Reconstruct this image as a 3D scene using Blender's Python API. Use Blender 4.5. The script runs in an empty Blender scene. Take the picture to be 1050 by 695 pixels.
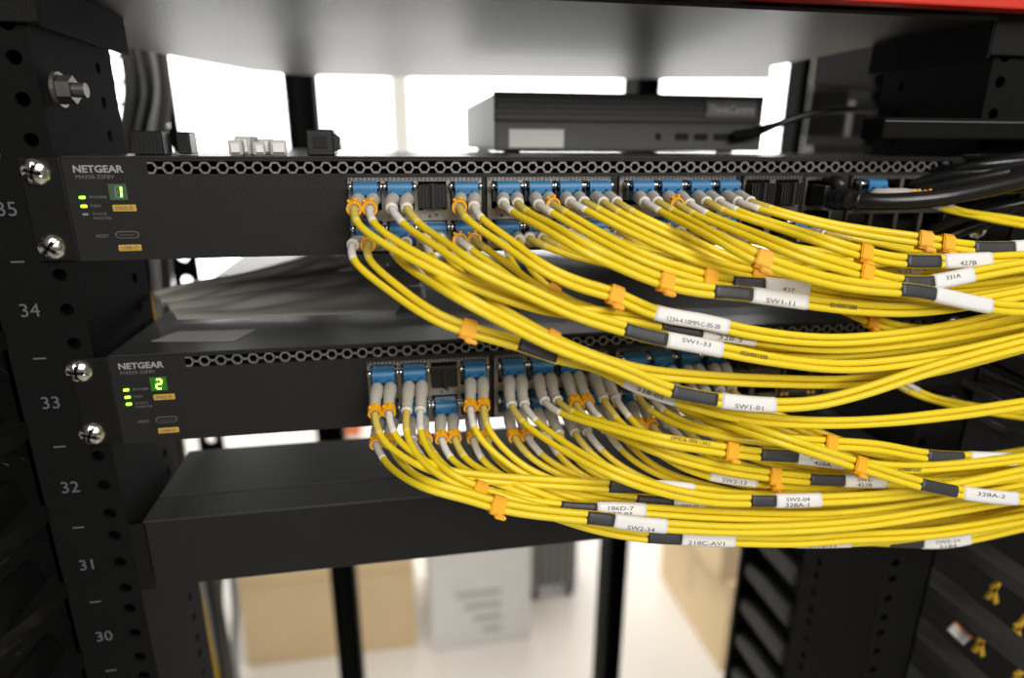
import bpy, bmesh, math, random
import numpy as np
from mathutils import Vector, Matrix
random.seed(7)
C = bpy.context.scene.collection
S = bpy.context.scene

# ------------------------------------------------------------------ camera
CAM = np.array([-0.08484, -0.30652, 0.05023])
F = 646.95
RM = np.array([[0.98392927, -0.17849762, 0.00466738],
               [-0.04832381, -0.29135624, -0.9553933],
               [0.1718953, 0.93981388, -0.29529962]])   # rows: image right, image down, forward
cd = bpy.data.cameras.new('camera'); cam = bpy.data.objects.new('camera', cd); C.objects.link(cam)
m = Matrix([[RM[0][i], -RM[1][i], -RM[2][i], CAM[i]] for i in range(3)] + [[0, 0, 0, 1]])
cam.matrix_world = m
cd.sensor_width = 36; cd.lens = F / 1050 * 36; cd.clip_start = 0.005; cd.clip_end = 50
cd.dof.use_dof = True; cd.dof.focus_distance = 0.278; cd.dof.aperture_fstop = 4.1
S.camera = cam
S.view_settings.view_transform = 'Standard'; S.view_settings.look = 'None'
S.view_settings.gamma = 1; S.view_settings.use_curve_mapping = False
S.view_settings.exposure = 0.0

# ------------------------------------------------------------------ light
w = bpy.data.worlds.new('world'); S.world = w; w.use_nodes = True
w.node_tree.nodes['Background'].inputs[0].default_value = (1.0, 0.97, 0.93, 1)
w.node_tree.nodes['Background'].inputs[1].default_value = 0.09
def area(name, loc, target, size, power, col=(1, .97, .92), sy=None):
    l = bpy.data.lights.new(name, 'AREA'); l.energy = power; l.color = col; l.size = size
    if sy: l.shape = 'RECTANGLE'; l.size_y = sy
    o = bpy.data.objects.new(name, l); C.objects.link(o); o.location = loc
    o.rotation_euler = (Vector(target) - Vector(loc)).to_track_quat('-Z', 'Y').to_euler()
    return o
area('ceiling_lamp_aisle', (0.30, -1.3, 1.1), (0.1, 0, -0.05), 1.4, 17, sy=0.5)
area('added_fill_far_aisle', (0.5, -2.3, .9), (0.1, 0, -0.05), 1.4, 36, sy=0.5)  # added fill from a lower angle, for flatter frontal light
area('ceiling_lamp_room', (0.2, 2.6, 1.3), (0.2, 2.4, -1.6), 1.6, 50)
area('added_fill_behind_rack', (0.1, 0.95, 1.3), (0.1, 1.8, -1.6), 1.2, 55)  # added fill that brightens the box fronts behind the rack

# ------------------------------------------------------------------ helpers
def mat(name, col, rough=0.5, metal=0.0, bump=0.0, bscale=300, var=0.0, vscale=60, coat=0.0, emit=None, es=0, spec=0.5, alpha=1, trans=0, sss=0):
    m = bpy.data.materials.new(name); m.use_nodes = True; nt = m.node_tree
    b = nt.nodes['Principled BSDF']
    b.inputs['Base Color'].default_value = (*col, 1)
    b.inputs['Roughness'].default_value = rough; b.inputs['Metallic'].default_value = metal
    b.inputs['Specular IOR Level'].default_value = spec
    b.inputs['Coat Weight'].default_value = coat
    if trans: b.inputs['Transmission Weight'].default_value = trans
    if emit:
        b.inputs['Emission Color'].default_value = (*emit, 1); b.inputs['Emission Strength'].default_value = es
    tc = nt.nodes.new('ShaderNodeTexCoord')
    n = nt.nodes.new('ShaderNodeTexNoise'); n.inputs['Scale'].default_value = vscale; n.inputs['Detail'].default_value = 4
    nt.links.new(tc.outputs['Object'], n.inputs['Vector'])
    mx = nt.nodes.new('ShaderNodeMix'); mx.data_type = 'RGBA'
    a = tuple(max(0, c * (1 - var)) for c in col); d = tuple(min(1, c * (1 + var)) for c in col)
    mx.inputs[6].default_value = (*a, 1); mx.inputs[7].default_value = (*d, 1)
    nt.links.new(n.outputs['Fac'], mx.inputs[0]); nt.links.new(mx.outputs[2], b.inputs['Base Color'])
    if bump:
        n2 = nt.nodes.new('ShaderNodeTexNoise'); n2.inputs['Scale'].default_value = bscale; n2.inputs['Detail'].default_value = 3
        nt.links.new(tc.outputs['Object'], n2.inputs['Vector'])
        bp = nt.nodes.new('ShaderNodeBump'); bp.inputs['Strength'].default_value = bump; bp.inputs['Distance'].default_value = 0.0006
        nt.links.new(n2.outputs['Fac'], bp.inputs['Height']); nt.links.new(bp.outputs['Normal'], b.inputs['Normal'])
    return m
M = dict(
    rail=mat('rail_black', (.0045, .0045, .0045), .8, 0, .35, 900, .2, 200, spec=.12),
    face=mat('switch_face', (.0135, .0133, .0125), .55, 0, .3, 1400, .15, 40, spec=.25),
    ear=mat('switch_ear', (.006, .006, .006), .5, 0, .3, 1200, .1, 40, spec=.18),
    top=mat('switch_lid', (.06, .06, .06), .33, .55, .1, 900, .1, 30),
    dark=mat('deep_black', (.006, .006, .006), .8),
    web=mat('grille_web', (.26, .25, .23), .42, .6, 0, 300, .35, 90),
    nickel=mat('nickel_cage', (.42, .40, .37), .32, .9, .15, 500, .25, 200),
    dnickel=mat('cage_shell', (.14, .13, .12), .48, .85, .1, 500, .2, 200),
    chrome=mat('bright_chrome', (.75, .74, .72), .16, 1.0, .1, 400, .1, 300),
    screw=mat('screw_chrome', (.72, .68, .62), .22, 1.0, .5, 260, .2, 300),
    blue=mat('blue_latch', (.022, .16, .34), .42, 0, 0, 300, .15, 150),
    violet=mat('violet_plastic', (.05, .07, .32), .4),
    boot=mat('beige_boot', (.56, .525, .46), .5, 0, .1, 700, .08, 200),
    boottip=mat('boot_rim', (.68, .65, .58), .4),
    wsleeve=mat('white_sleeve', (.70, .67, .62), .4, 0, 0, 300, .06, 200),
    ysleeve=mat('olive_sleeve', (.66, .52, .10), .4, 0, 0, 300, .08, 200),
    yellow=mat('yellow_jacket', (.84, .64, .018), .42, 0, .05, 500, .05, 120),
    orange=mat('amber_clip', (.90, .43, .005), .6, 0, 0, 300, .08, 120),
    shrink=mat('grey_heat_shrink', (.035, .035, .038), .48, 0, .2, 900, .1, 200),
    label=mat('white_tag', (.80, .79, .77), .45, 0, .05, 600, .03, 100),
    ink=mat('black_ink', (.09, .09, .09), .6), fink=mat('faded_ink', (.16, .12, .03), .6),
    gink=mat('grey_ink', (.28, .28, .27), .6), dgink=mat('dim_print', (.13, .13, .13), .6), uink=mat('rail_print', (.10, .105, .115), .6),
    gold=mat('ochre_tag', (.52, .32, .05), .5, 0, 0, 300, .06, 100),
    led=mat('green_led', (.1, .8, .05), .3, emit=(.30, 1, .02), es=6),
    ledoff=mat('unlit_led', (.20, .20, .19), .4),
    disp=mat('display_glass', (.06, .10, .06), .3), dispg=mat('display_glass_lit', (.02, .10, .01), .25, emit=(.08, .6, .01), es=.12),
    seg=mat('digit_lit', (.2, .9, .1), .3, emit=(.25, 1, .05), es=9), segoff=mat('digit_unlit', (.15, .21, .14), .4),
    black=mat('black_plastic', (.009, .009, .009), .4, 0, .1, 600, .15, 100),
    mgr=mat('manager_plastic', (.007, .007, .007), .36, 0, .25, 200, .2, 40, spec=.3),
    mgrr=mat('grey_manager_plastic', (.05, .05, .047), .5, 0, .2, 200, .2, 40, spec=.3),  # manager plastic in a lighter grey
    blackc=mat('black_cable', (.008, .008, .0085), .3, 0, .1, 300, .1, 60),
    pc=mat('pc_case', (.075, .075, .07), .5, .1, .1, 500, .1, 60),
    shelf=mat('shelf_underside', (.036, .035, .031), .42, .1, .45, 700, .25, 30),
    red=mat('red_front', (.62, .03, .015), .45, 0, .05, 300, .05, 30),
    foil=mat('grey_plastic_sheet', (.62, .60, .57), .42, 0, .1, 60, .15, 20, coat=.2),
    foild=mat('dark_plastic_sheet', (.20, .20, .20), .45, 0, .1, 60, .15, 20),
    grey=mat('mid_grey', (.25, .25, .25), .5, 0, 0, 300, .15, 30),
    lgrey=mat('light_grey', (.5, .49, .46), .5, 0, 0, 300, .1, 30),
    white=mat('white_plastic', (.78, .77, .74), .5, 0, 0, 300, .05, 30),
    card=mat('cardboard', (.78, .60, .36), .8, 0, .2, 60, .08, 8),
    tape=mat('packing_tape', (.66, .50, .28), .4), paper=mat('white_paper', (.85, .84, .82), .7, 0, 0, 300, .06, 12),
    floor=mat('floor_tile', (.62, .585, .54), .35, 0, 0, 300, .05, 3),
    wall=mat('wall_paint', (.75, .74, .70), .8, 0, 0, 300, .02, 3),
    glow=mat('window_daylight', (1, 1, 1), .5, emit=(1, 1, 1), es=4),
    velcro=mat('yellow_velcro', (.60, .36, .02), .9), orng=mat('orange_plastic', (.7, .2, .05), .5),
)

for k_, tr_ in (('foil', .6), ('foild', .45)):
    nt_ = M[k_].node_tree; o_ = [n for n in nt_.nodes if n.type == 'OUTPUT_MATERIAL'][0]; b_ = nt_.nodes['Principled BSDF']
    tl_ = nt_.nodes.new('ShaderNodeBsdfTranslucent'); tl_.inputs[0].default_value = (.8, .78, .74, 1) if k_ == 'foil' else (.30, .30, .30, 1)
    mx_ = nt_.nodes.new('ShaderNodeMixShader'); mx_.inputs[0].default_value = tr_
    nt_.links.new(b_.outputs[0], mx_.inputs[1]); nt_.links.new(tl_.outputs[0], mx_.inputs[2]); nt_.links.new(mx_.outputs[0], o_.inputs[0])
def uy(u, v, Y):
    d = RM.T @ np.array([(u - 525) / F, (v - 347.5) / F, 1.0]); return CAM + d * (Y - CAM[1]) / d[1]
def uz(u, v, Z):
    d = RM.T @ np.array([(u - 525) / F, (v - 347.5) / F, 1.0]); return CAM + d * (Z - CAM[2]) / d[2]
def ux(u, v, X):
    d = RM.T @ np.array([(u - 525) / F, (v - 347.5) / F, 1.0]); return CAM + d * (X - CAM[0]) / d[0]
def pj(X):
    c = RM @ (np.asarray(X) - CAM); return 525 + F * c[0] / c[2], 347.5 + F * c[1] / c[2]

def thing(name, label, cat, loc=(0, 0, 0), group=None, rot=(0, 0, 0)):
    o = bpy.data.objects.new(name, None); C.objects.link(o); o.location = loc; o.rotation_euler = rot
    o.empty_display_size = .01
    o['label'] = label; o['category'] = cat
    if group: o['group'] = group
    return o
def tag(o, label, cat, group=None):
    o['label'] = label; o['category'] = cat
    if group: o['group'] = group
    return o
def obj(name, bm, m, parent=None, smooth=False, label=None, loc=None):
    me = bpy.data.meshes.new(name)
    if isinstance(bm, bmesh.types.BMesh):
        bmesh.ops.recalc_face_normals(bm, faces=bm.faces)
        bm.to_mesh(me); bm.free()
    else: me = bm
    me.materials.clear(); me.materials.append(M[m] if isinstance(m, str) else m)
    if smooth:
        for p in me.polygons: p.use_smooth = True
    o = bpy.data.objects.new(name, me); C.objects.link(o)
    if parent: o.parent = parent
    if loc is not None: o.location = loc
    if label: o['label'] = label
    return o
def nb(): return bmesh.new()
def box(bm, x0, x1, y0, y1, z0, z1, bev=0, seg=2):
    r = bmesh.ops.create_cube(bm, size=1, matrix=Matrix.Translation(((x0+x1)/2, (y0+y1)/2, (z0+z1)/2)) @ Matrix.Diagonal((abs(x1-x0), abs(y1-y0), abs(z1-z0), 1)))
    if bev:
        ed = list({e for v in r['verts'] for e in v.link_edges})
        bmesh.ops.bevel(bm, geom=ed, offset=bev, segments=seg, affect='EDGES', profile=.5)
    return bm
def cyl(bm, c, axis, r, h, seg=20, r2=None):
    q = Vector(axis).normalized().to_track_quat('Z', 'Y').to_matrix().to_4x4()
    bmesh.ops.create_cone(bm, cap_ends=True, segments=seg, radius1=r, radius2=r if r2 is None else r2, depth=h, matrix=Matrix.Translation(c) @ q)
    return bm
def sph(bm, c, r, sc=(1, 1, 1)):
    bmesh.ops.create_uvsphere(bm, u_segments=14, v_segments=9, radius=r, matrix=Matrix.Translation(c) @ Matrix.Diagonal((*sc, 1))); return bm
def prism(bm, pts, d, n=None):
    """closed polygon pts (3D) extruded by vector d"""
    a = [bm.verts.new(p) for p in pts]; b = [bm.verts.new(Vector(p) + Vector(d)) for p in pts]
    bm.faces.new(a); bm.faces.new(b[::-1])
    for i in range(len(a)): bm.faces.new((a[i], a[(i+1) % len(a)], b[(i+1) % len(a)], b[i]))
    return bm
def holed(bm, x0, x1, z0, z1, y0, y1, holes):
    """plate in the XZ plane with rectangular holes"""
    xs = sorted({x0, x1, *[h[0] for h in holes], *[h[1] for h in holes]}); zs = sorted({z0, z1, *[h[2] for h in holes], *[h[3] for h in holes]})
    V = {}
    def solid(i, k):
        if i < 0 or k < 0 or i >= len(xs)-1 or k >= len(zs)-1: return False
        cx = (xs[i]+xs[i+1])/2; cz = (zs[k]+zs[k+1])/2
        return not any(h[0] < cx < h[1] and h[2] < cz < h[3] for h in holes)
    def v(i, k, y):
        if (i, k, y) not in V: V[i, k, y] = bm.verts.new((xs[i], y, zs[k]))
        return V[i, k, y]
    for i in range(len(xs)-1):
        for k in range(len(zs)-1):
            if not solid(i, k): continue
            for y in (y0, y1): bm.faces.new((v(i, k, y), v(i+1, k, y), v(i+1, k+1, y), v(i, k+1, y)))
            for di, dk, a, b in ((-1, 0, (i, k), (i, k+1)), (1, 0, (i+1, k), (i+1, k+1)), (0, -1, (i, k), (i+1, k)), (0, 1, (i, k+1), (i+1, k+1))):
                if not solid(i+di, k+dk): bm.faces.new((v(*a, y0), v(*b, y0), v(*b, y1), v(*a, y1)))
    return bm
def holeplate(bm, P, U, W, n, u0, u1, w0, w1, th, holes, r, seg=14):
    """plate with round holes: each hole in its own cell strip along W. holes = [(u,w)] sorted by w"""
    P, U, W, n = map(Vector, (P, U, W, n))
    hs = sorted(holes, key=lambda h: h[1]); 
    edges = [w0] + [(hs[i][1]+hs[i+1][1])/2 for i in range(len(hs)-1)] + [w1]
    for i, (hu, hw) in enumerate(hs):
        a, b = edges[i], edges[i+1]
        ring = []; out = []
        angs = [2*math.pi*(k+.5)/seg for k in range(seg)]
        for ca in [math.atan2(y_-hw, x_-hu) % (2*math.pi) for x_ in (u0, u1) for y_ in (a, b)]:
            angs = [t for t in angs if abs(t-ca) > .06]+[ca]
        angs.sort(); sg = len(angs)
        for t in angs:
            dx, dy = math.cos(t), math.sin(t)
            ring.append((hu+r*dx, hw+r*dy))
            sx = ((u1-hu) if dx > 0 else (hu-u0))/max(abs(dx), 1e-6); sy = ((b-hw) if dy > 0 else (hw-a))/max(abs(dy), 1e-6)
            s = min(sx, sy); out.append((hu+s*dx, hw+s*dy))
        for lay in (0, th):
            R = [bm.verts.new(P+U*p[0]+W*p[1]+n*lay) for p in ring]
            O = [bm.verts.new(P+U*p[0]+W*p[1]+n*lay) for p in out]
            for k in range(sg): bm.faces.new((R[k], O[k], O[(k+1) % sg], R[(k+1) % sg]))
            if lay == 0: R0 = R
        for k in range(sg): bm.faces.new((R0[k], R[k], R[(k+1) % sg], R0[(k+1) % sg]))
    for (a0, b0, a1, b1) in ((u0, w0, u0, w1), (u1, w0, u1, w1), (u0, w0, u1, w0), (u0, w1, u1, w1)):
        q = [P+U*a0+W*b0, P+U*a1+W*b1]; bm.faces.new([bm.verts.new(x) for x in (q[0], q[1], q[1]+n*th, q[0]+n*th)])
    return bm
def tube(bm, pts, rad, seg=12, caps=True, flat=None):
    """sweep; flat=(hs,hn,S,N) sweeps a stadium section instead"""
    pts = [Vector(p) for p in pts]; n = len(pts)
    rs = [rad]*n if not hasattr(rad, '__len__') else rad
    T = [(pts[min(i+1, n-1)]-pts[max(i-1, 0)]).normalized() for i in range(n)]
    up = Vector((0, 0, 1)) if abs(T[0].z) < .9 else Vector((1, 0, 0))
    N = (up - T[0]*up.dot(T[0])).normalized(); rings = []
    for i in range(n):
        N = (N - T[i]*N.dot(T[i])).normalized(); B = T[i].cross(N); ring = []
        for k in range(seg):
            a = 2*math.pi*k/seg
            ring.append(bm.verts.new(pts[i]+(N*math.cos(a)+B*math.sin(a))*rs[i]))
        rings.append(ring)
    for i in range(n-1):
        for k in range(seg): bm.faces.new((rings[i][k], rings[i][(k+1) % seg], rings[i+1][(k+1) % seg], rings[i+1][k]))
    if caps: bm.faces.new(rings[0][::-1]); bm.faces.new(rings[-1])
    return bm
def stadium(bm, pts, Sv, Nv, hs, hn, seg=8):
    rings = []
    for p, s, nn in zip(pts, Sv, Nv):
        ring = []
        for side in (1, -1):
            for k in range(seg+1):
                a = -math.pi/2+math.pi*k/seg
                x = side*((hs-hn)+hn*math.cos(a)); y = side*hn*math.sin(a)
                ring.append(bm.verts.new(Vector(p)+Vector(s)*x+Vector(nn)*y))
        rings.append(ring)
    L = len(rings[0])
    for i in range(len(rings)-1):
        for k in range(L): bm.faces.new((rings[i][k], rings[i][(k+1) % L], rings[i+1][(k+1) % L], rings[i+1][k]))
    bm.faces.new(rings[0][::-1]); bm.faces.new(rings[-1])
    return bm
_txt = {}
def text_mesh(s, size, bold=0, ext=0.00008, sx=1.0):
    key = (s, size, bold, sx)
    if key in _txt: return _txt[key]
    c = bpy.data.curves.new('t', 'FONT'); c.body = s; c.size = size; c.offset = bold; c.extrude = ext; c.align_x = 'CENTER'; c.align_y = 'CENTER'; c.resolution_u = 3
    o = bpy.data.objects.new('t', c); C.objects.link(o)
    dg = bpy.context.evaluated_depsgraph_get(); dg.update()
    me = bpy.data.meshes.new_from_object(o.evaluated_get(dg))
    me.transform(Matrix.Diagonal((sx, 1, 1, 1)))
    bpy.data.objects.remove(o); bpy.data.curves.remove(c)
    _txt[key] = me; return me
def text(s, loc, X, Yv, size, m, parent, name='lettering', bold=0, width=None, sx=1.0):
    """text whose baseline runs along X and whose up is Yv, centred at loc"""
    me = text_mesh(s, size, bold).copy(); me.name = name
    if width:
        xs = [v.co.x for v in me.vertices]; k = width/(max(xs)-min(xs)); me.transform(Matrix.Diagonal((k, 1, 1, 1)))
    X = Vector(X).normalized(); Yv = Vector(Yv); Yv = (Yv-X*Yv.dot(X)).normalized(); Z = X.cross(Yv)
    me.transform(Matrix([[X[i], Yv[i], Z[i], loc[i]] for i in range(3)]+[[0, 0, 0, 1]]))
    return obj(name, me, m, parent)
def ftext(s, x0, x1, z0, z1, y, m, parent, bold=0, name='lettering'):
    """text on a face looking to -Y filling the rectangle"""
    h = z1-z0; me = text_mesh(s, h/0.70, bold)
    return text(s, ((x0+x1)/2, y, (z0+z1)/2), (1, 0, 0), (0, 0, 1), h/0.70, m, parent, name, bold, x1-x0)
def fp(u, v, y=0): return uy(u, v, y)

# ------------------------------------------------------------------ setting
FZ = -1.60
def struct(name, bm, m):
    o = obj(name, bm, m); o['kind'] = 'structure'; return o
struct('floor', box(nb(), -3.5, 4.5, -2.5, 4.6, FZ-.05, FZ), 'floor')
wb = nb()
xm = uy(410, 100, 4.6)[0]; xr = uy(826, 100, 4.6)[0]
wins = [(-2.3, xm-.03, -1.15, 1.0), (xm+.03, xr, -1.15, 1.0)]
holed(wb, -3.5, 4.5, FZ, 1.4, 4.6, 4.75, wins)
struct('wall_back', wb, 'wall')
struct('wall_left', box(nb(), -3.6, -3.5, -2.5, 4.75, FZ, 1.4), 'wall')
struct('wall_right', box(nb(), 4.5, 4.6, -2.5, 4.75, FZ, 1.4), 'wall')
for i, (a, b, c, d) in enumerate(wins):
    o = struct('window_%d' % (i+1), box(nb(), a, b, 4.66, 4.70, c, d), 'glow')
    f = nb(); holed(f, a, b, c, d, 4.60, 4.65, [(a+.04, b-.04, c+.04, d-.04)]); obj('window_frame', f, 'white', o)

# ------------------------------------------------------------------ rack
rack = thing('server_rack', 'black open server rack with numbered perforated posts holding the switches', 'rack', (0, 0, FZ))
def rloc(o): o.location = (0, 0, -FZ); return o
U = .04445
def post(s, y0=0.0, front=True):
    bm = nb()
    z0, z1 = (-11*U, 6*U) if front else (FZ, .9)
    if front:
        hz = [k*U+d for k in range(-11, 6) for d in (.00635, .022225, .0381)]
        holeplate(bm, (0, y0, 0), (1, 0, 0), (0, 0, 1), (0, 1, 0), *(sorted((s*.2255, s*.262))), z0, z1, .0022, [(s*.2325, h) for h in hz], .0030)
        hz2 = [k*U+d for k in range(-11, 6) for d in (.0085, .0245, .0404)]
        holeplate(bm, (s*.2255, y0, 0), (0, 1, 0), (0, 0, 1), (s*1, 0, 0), 0.002, .078, z0, z1, .002, [(.0605, h) for h in hz2], .0028)
        # outer return, then two liner plates added to block light through the holes
        box(bm, *sorted((s*.260, s*.262)), y0, y0+.05, z0, z1)
        box(bm, *sorted((s*.2275, s*.2610)), y0+.012, y0+.014, z0, z1)
        box(bm, *sorted((s*.2295, s*.2315)), y0+.012, y0+.080, z0, z1)
        # below and above the camera's sight the post runs on plain
        for a, b in ((FZ, z0), (z1, .6)):
            box(bm, *sorted((s*.2255, s*.262)), y0, y0+.0022, a, b); box(bm, *sorted((s*.2255, s*.2275)), y0+.002, y0+.078, a, b)
    else:
        a, b = (-.208, -.174) if s < 0 else (.232, .268)
        box(bm, a, b, .58, .583, FZ, .9); box(bm, a, a+.003, .53, .58, FZ, .9); box(bm, b-.003, b, .54, .58, FZ, .9)
    return bm
pl = rloc(obj('post', post(-1), 'rail', rack))
pr = rloc(obj('post', post(1), 'rail', rack))
rloc(obj('post', post(-1, front=False), 'rail', rack)); rloc(obj('post', post(1, front=False), 'rail', rack))
for s in (-1, 1):
    for za in (FZ+.02, .42): rloc(obj('side_beam', box(nb(), *sorted((s*.2275, s*.262)), .05, .56, za, za+.04), 'rail', rack))
# U numbers and tick marks on the left post
for k, n in ((0, 35), (-1, 34), (-2, 33), (-3, 32), (-4, 31), (-5, 30), (1, 36)):
    text(str(n), (-.2474, -.0002, k*U+.0225), (1, 0, 0), (0, 0, 1), .0086, 'uink', pl, 'unit_number', sx=.72)
for k in range(-6, 3):
    obj('unit_mark', box(nb(), -.2505, -.2452, -.00015, .00005, k*U-.0002, k*U+.0005), 'uink', pl)

# bolt through the left post flange
bt = thing('hex_bolt', 'steel bolt and nut on the inner flange of the left post', 'bolt', tuple(ux(58, 92, -.2235)))
obj('washer', cyl(nb(), (.0012, 0, 0), (1, 0, 0), .0072, .0016, 24), 'dnickel', bt)
obj('nut', cyl(nb(), (.0045, 0, 0), (1, 0, 0), .0058, .005, 6), 'dnickel', bt)
obj('shank', cyl(nb(), (.0085, 0, 0), (1, 0, 0), .0030, .006, 16), 'dnickel', bt)

def rack_screw(x, z, label, y=-.0018, rot=0.0):
    t = thing('rack_screw', label, 'screw', (x, y, z), 'cross-head rack screws', (0, rot, 0))
    b = nb(); R, H = .0061, .0034; prof = [(0.0001, -H), (.0016, -H*.98), (.0032, -H*.86), (.0046, -H*.62), (.0056, -H*.30), (R, 0), (R, .0004)]
    rings = [[b.verts.new((r*math.cos(2*math.pi*k/28), yy, r*math.sin(2*math.pi*k/28))) for k in range(28)] for r, yy in prof]
    for i in range(len(rings)-1):
        for k in range(28): b.faces.new((rings[i][k], rings[i][(k+1) % 28], rings[i+1][(k+1) % 28], rings[i+1][k]))
    b.faces.new(rings[0]); b.faces.new(rings[-1][::-1])
    # cross recess sunk in the dome
    for v in b.verts:
        r = math.hypot(v.co.x, v.co.z); a = math.atan2(v.co.z, v.co.x)
        if .0008 < r < .004 and abs(math.sin(2*a)) < .28: v.co.y += .0013
    obj('head', b, 'screw', t, True)
    b = nb(); box(b, -.0030, .0030, -H-.00008, -H+.0022, -.00055, .00055); box(b, -.00055, .00055, -H-.00008, -H+.0022, -.0030, .0030)
    obj('recess_shade', b, 'rail', t)  # black plus on the dome, painting the shade inside the recess
    b = nb(); cyl(b, (0, .0005, 0), (0, 1, 0), .0030, .0009, 16); obj('shank', b, 'dnickel', t)
    return t
rack_screw(-.2325, .0381, 'upper left chrome cross-head screw holding the upper switch', rot=.3)
rack_screw(-.2325, .00635, 'lower left chrome cross-head screw holding the upper switch', rot=.7)
rack_screw(-.2320, -.0508, 'upper left chrome cross-head screw holding the lower switch', rot=.1)
rack_screw(-.2320, -.08255, 'lower left chrome cross-head screw holding the lower switch', rot=.35)
rack_screw(.2345, .00635, 'lower right chrome screw of the upper switch, below the black cable', y=-.0035)
rack_screw(.2345, -.0508, 'chrome screw at right end of the lower switch behind yellow cables')

# ------------------------------------------------------------------ switches
COLS = [-.0975, -.0825, -.0675, -.0525, -.033, -.018, -.0035, .011, .0325, .047, .062, .077]
def make_switch(dx, z0, label, lit, digit, name='network_switch'):
    t = thing(name, label, 'switch', (dx, 0, z0), 'rack network switches')
    H = .0436
    L, R = -.2225, .2185
    b = nb()
    vent = (-.1895, .2125, .0370, .0424)
    blocks = [(-.106, -.044, .001, .0355), (-.042, .0195, .001, .0355), (.0235, .0855, .001, .0355), (.0895, .1225, .001, .0355), (.151, .2125, .001, .0355)]
    jack = (.1255, .1430, .003, .0345)
    holed(b, L, R, 0, H, -.0012, .0006, [vent]+blocks+[jack])
    obj('faceplate', b, 'face', t)
    b = nb(); box(b, L+.0006, R-.0006, .0008, .33, 0.0004, .0008); box(b, L+.0006, L+.0014, .0008, .33, .0004, H); box(b, R-.0014, R-.0006, .0008, .33, .0004, H)
    box(b, L+.0006, R-.0006, .33, .331, .0004, H); box(b, L+.002, R-.002, .022, .0225, .001, H-.001)
    obj('chassis', b, 'ear', t)
    b = nb(); box(b, L, R, -.0010, .034, H, H+.0009, .0003, 1); box(b, L, R, .0346, .332, H-.0003, H+.0006, .0002, 1)
    obj('lid', b, 'top', t)
    # honeycomb vent
    b = nb(); Rh = .00245; zc = (vent[2]+vent[3])/2 - .0001; n = int((vent[1]-vent[0])/(3*Rh))
    def bar(p, q, wd=.00042):
        p, q = Vector(p), Vector(q); d = (q-p).normalized(); nn = Vector((-d.z, 0, d.x))*wd
        prism(b, [p-nn, q-nn, q+nn, p+nn], (0, .0012, 0))
    for i in range(n+1):
        cx = vent[0]+.0012+i*3*Rh
        P = [(cx+Rh*math.cos(math.pi/3*k), -.0006, zc+Rh*math.sin(math.pi/3*k)) for k in range(6)]
        for k in range(6): bar(P[k], P[(k+1) % 6])
        if i < n: bar((cx+Rh, -.0006, zc), (cx+2*Rh, -.0006, zc))
    obj('honeycomb_vent', b, 'web', t)
    # ears
    for s in (-1, 1):
        b = nb(); x0, x1 = ((-.2387, L) if s < 0 else (R, .2415))
        box(b, x0, x1, -.0018, -.0002, .0002, .0440, .0006, 2)
        if s > 0: box(b, R+.0004, R+.002, -.0002, .05, .001, .043)
        obj('mounting_ear', b, 'ear', t)
    # cage blocks
    for bi, (x0, x1, za, zb) in enumerate(blocks):
        n = 4 if bi != 3 else 2
        wdt = (x1-x0)/n; holes = []
        for i in range(n):
            cx = COLS[bi*4+i] if bi < 3 else x0+wdt*(i+.5)
            holes += [(cx-.0066, cx+.0066, .0205, .0335), (cx-.0066, cx+.0066, .0035, .0155)]
        holes.sort()
        b = nb(); holed(b, x0+.0004, x1-.0004, za+.0006, zb-.0002, -.0032, .0004, holes)
        for h in holes:  # bottom tabs
            box(b, h[0]+.002, h[1]-.002, -.0040, -.0032, h[2]-.0014, h[2]+.0012)
        obj('port_cage', b, 'nickel' if bi < 3 else 'dnickel', t)
        b = nb()
        for k in range(int((x1-x0)/.0019)): box(b, x0+.0008+k*.0019, x0+.0008+k*.0019+.0012, -.0040, -.0030, zb-.0014, zb-.0002)
        obj('gasket_fingers', b, 'dnickel', t)
        b = nb(); box(b, x0+.0004, x1-.0004, .0150, .0155, za, zb); obj('cage_back', b, 'dark', t)
        b = nb()
        for h in holes[::2] if n == 4 else holes:
            cx = (h[0]+h[1])/2
            for q, dr in ((-.0016, 1), (.0016, -1)):
                prism(b, [(cx+q-.0009, -.0041, .0178-dr*.0008), (cx+q+.0009, -.0041, .0178-dr*.0008), (cx+q, -.0041, .0178+dr*.0008)], (0, .0002, 0))
        obj('port_arrow', b, 'ink', t)
    b = nb(); holed(b, jack[0], jack[1], jack[2], jack[3], -.0020, .0090, [(jack[0]+.0012, jack[1]-.0012, .0200, .0330), (jack[0]+.0012, jack[1]-.0012, .0045, .0175)])
    obj('ethernet_jack', b, 'dnickel', t); obj('jack_back', box(nb(), jack[0], jack[1], .0092, .0096, jack[2], jack[3]), 'dark', t)
    # front panel furniture (face coordinates measured on the upper switch)
    y = -.00125
    def q(u, v): p = uy(60+u/5.79, 150+v/5.79, -.0012); return p[0], p[2]
    def rect(u0, v0, u1, v1): a = q(u0, v0); c = q(u1, v1); return a[0], c[0], c[1], a[1]
    def tx(s, r, m, bold=0): x0, x1, za, zb = r; ftext(s, x0, x1, za, zb, y-.0001, m, t, bold)
    tx('NETGEAR', (-.2186, -.1990, .0376, .0405), 'gink', .00028/2.2)
    tx('M4350-32F8V', (-.2180, -.2030, .0350, .0367), 'dgink')
    tx('POWER', (-.2140, -.2072, .0268, .0280), 'dgink'); tx('FAN', (-.2141, -.2104, .0231, .0244), 'dgink')
    tx('STACK', (-.2140, -.2083, .0198, .0209), 'dgink'); tx('MASTER', (-.2140, -.2068, .0179, .0190), 'dgink')
    tx('RESET', (-.2142, -.2092, .0101, .0114), 'dgink')
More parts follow.
